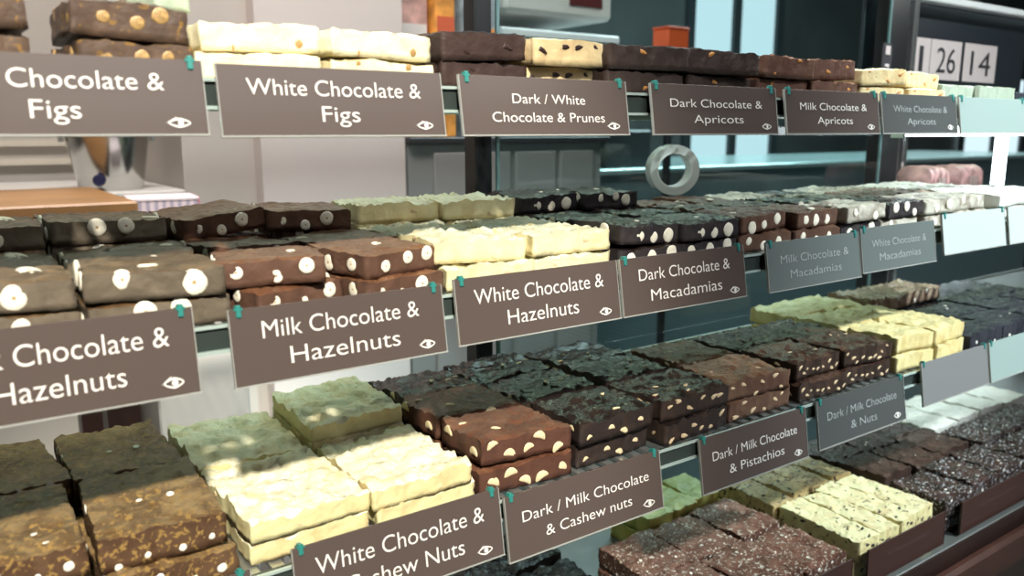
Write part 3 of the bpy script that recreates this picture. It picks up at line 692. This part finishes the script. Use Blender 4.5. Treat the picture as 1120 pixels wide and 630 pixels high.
mb = MB(); mb.box(1.45, 4.42, 1.735, 2.41, Z(-.125), Z(-.108), bev=.003); mb.build('worktop', plain('worktop_teal', (.40, .55, .55), .2, metal=.4), c2)
mb = MB(); mb.box(1.62, 1.80, 1.80, 2.2, Z(-.108), Z(.0), bev=.006); o = mb.build('dark_crate', plain('crate_dark', (.035, .045, .05), .4)); tag(o, 'dark crate on the near end of the teal counter', 'crate')
# espresso-machine-like white appliance and goods on the counters
ap = thing('white_appliance', 'white boxy appliance with a dark red window on the counter', 'appliance', (1.31, 1.86, Z(-.016)))
wapp = plain('appliance_white', (.66, .62, .58), .35)
mb = MB(); mb.box(-.10, .25, -.14, .14, .30, .56, bev=.010); mb.build('body', wapp, ap)
mb = MB(); mb.box(-.12, .27, -.15, .15, .24, .262, bev=.004); mb.build('drip_shelf', plain('sign_white', (.8, .8, .8), .4), ap)
mb = MB(); mb.box(.10, .21, -.143, -.14, .33, .40); mb.build('window', plain('app_window', (.12, .03, .03), .2), ap)
mb = MB(); mb.box(-.11, .26, -.14, .14, .0, .24, bev=.006); mb.build('pedestal', plain('counter_door', (.28, .28, .27), .35), ap)
for i, (x0, x1, z1, y, c, lab, nm) in enumerate((
    (.905, .975, .40, 1.72, (.62, .38, .34), 'pink and white carton on the grey counter near the column', 'carton'),
    (.985, 1.035, .43, 1.70, (.72, .30, .06), 'orange carton on the grey counter beside the black post', 'carton'),
    (1.065, 1.15, .40, 1.70, (.30, .38, .42), 'blue-grey carton on the grey counter past the black post', 'carton'))):
    t = thing(nm, lab, 'carton', ((x0+x1)/2, y, Z(-.016)), 'cartons on the counter'); w = x1-x0
    mb = MB(); mb.box(-w/2, w/2, -.03, .03, 0, z1, bev=.002); mb.build('body', plain('carton_%d' % i, c, .5, noise_amt=.5, nscale=25), t)
    mb = MB(); mb.box(-w/2*.9, w/2*.9, -.0312, -.03, z1*.45, z1*.62); mb.build('label_band', plain('band_%d' % i, ((.8, .78, .75), (.6, .12, .05), (.7, .3, .08))[i], .5), t)
orx = thing('orange_box', 'small bright orange box on top of a dark stand', 'box', (1.72, 1.66, Z(.215)))
mb = MB(); mb.box(-.04, .04, -.03, .03, 0, .052, bev=.003); mb.build('body', plain('box_orange', (.75, .11, .03), .4), orx)
mb = MB(); mb.box(-.041, .041, -.031, .031, .052, .058, bev=.001); mb.build('lid', plain('box_orange_lid', (.65, .09, .03), .4), orx)
st = thing('dark_stand', 'tall dark stand on the floor under the orange box', 'stand', (1.72, 1.66, 0))
mb = MB(); mb.tube((0, 0, .02), (0, 0, Z(.205)), .012); mb.build('pole', black, st, True)
mb = MB(); mb.box(-.06, .06, -.05, .05, Z(.205), Z(.215), bev=.002); mb.build('top_plate', black, st)
mb = MB(); mb.lathe([(0, 0), (.06, 0), (.06, .012), (.02, .022), (0, .022)], n=28); mb.build('base', black, st, True)

# ------------------------------------------------------------------ light
def area(name, loc, target, sx, sy, power, col, spread=math.pi):
    l = bpy.data.lights.new(name, 'AREA'); l.shape = 'RECTANGLE'; l.size = sx; l.size_y = sy; l.energy = power; l.color = col; l.spread = spread
    o = bpy.data.objects.new(name, l); COL.objects.link(o); o.location = loc
    o.rotation_euler = (Vector(target)-Vector(loc)).to_track_quat('-Z', 'Y').to_euler()
    return o
def spot(name, loc, target, power, col, ang, blend=.6, r=.06):
    l = bpy.data.lights.new(name, 'SPOT'); l.energy = power; l.color = col; l.spot_size = ang; l.spot_blend = blend; l.shadow_soft_size = r
    o = bpy.data.objects.new(name, l); COL.objects.link(o); o.location = loc
    o.rotation_euler = (Vector(target)-Vector(loc)).to_track_quat('-Z', 'Y').to_euler()
    return o
spot('front_spot', (-.35, -1.25, 2.85), (.12, .56, Z(-.2)), 580, (1.0, .95, .82), math.radians(22))
spot('front_spot', (.75, -1.35, 2.85), (.85, .56, Z(-.25)), 90, (.90, .97, 1.0), math.radians(28))
spot('front_spot', (2.1, -1.2, 2.85), (1.12, .50, Z(-.13)), 620, (.86, .98, 1.0), math.radians(21), .9)  # added spot that whitens the right-hand cards
area('canopy_tube', (.9, .50, Z(.335)), (.9, .60, Z(-.3)), 2.0, .04, 9, (.95, 1.0, .97))
for zz, e in ((S1, .38), (S2, .52), (S3, .45)):
    area('shelf_green_fill', (.8, .735, Z(zz-.022)), (.8, .62, Z(zz-.3)), 1.9, .02, e, (.66, 1.0, .70))  # added fill for the green tint at the back, no known strips
area('back_room_panel', (.3, .95, 2.95), (.5, 1.7, 1.2), .9, .5, 62, (1.0, .93, .89))
area('shop_panel', (1.5, -2.2, 2.95), (1.0, .5, 1.0), 2.5, 1.2, 25, (.97, .98, 1.0))
area('far_panel', (3.2, 2.0, 2.95), (3.2, 2.6, 0), 3.0, 1.2, 170, (.80, .97, 1.0))
w = bpy.data.worlds.new('world'); bpy.context.scene.world = w; w.use_nodes = True
w.node_tree.nodes['Background'].inputs[0].default_value = (.9, .95, 1, 1); w.node_tree.nodes['Background'].inputs[1].default_value = .1

sc = bpy.context.scene
sc.view_settings.view_transform = 'Standard'; sc.view_settings.look = 'None'
sc.view_settings.gamma = 1; sc.view_settings.use_curve_mapping = False
sc.view_settings.exposure = 0.0
sc.cycles.use_denoising = True
sc.cycles.max_bounces = 8; sc.cycles.transparent_max_bounces = 12
sc.cycles.sample_clamp_indirect = 4
sc.cycles.caustics_reflective = False; sc.cycles.caustics_refractive = False
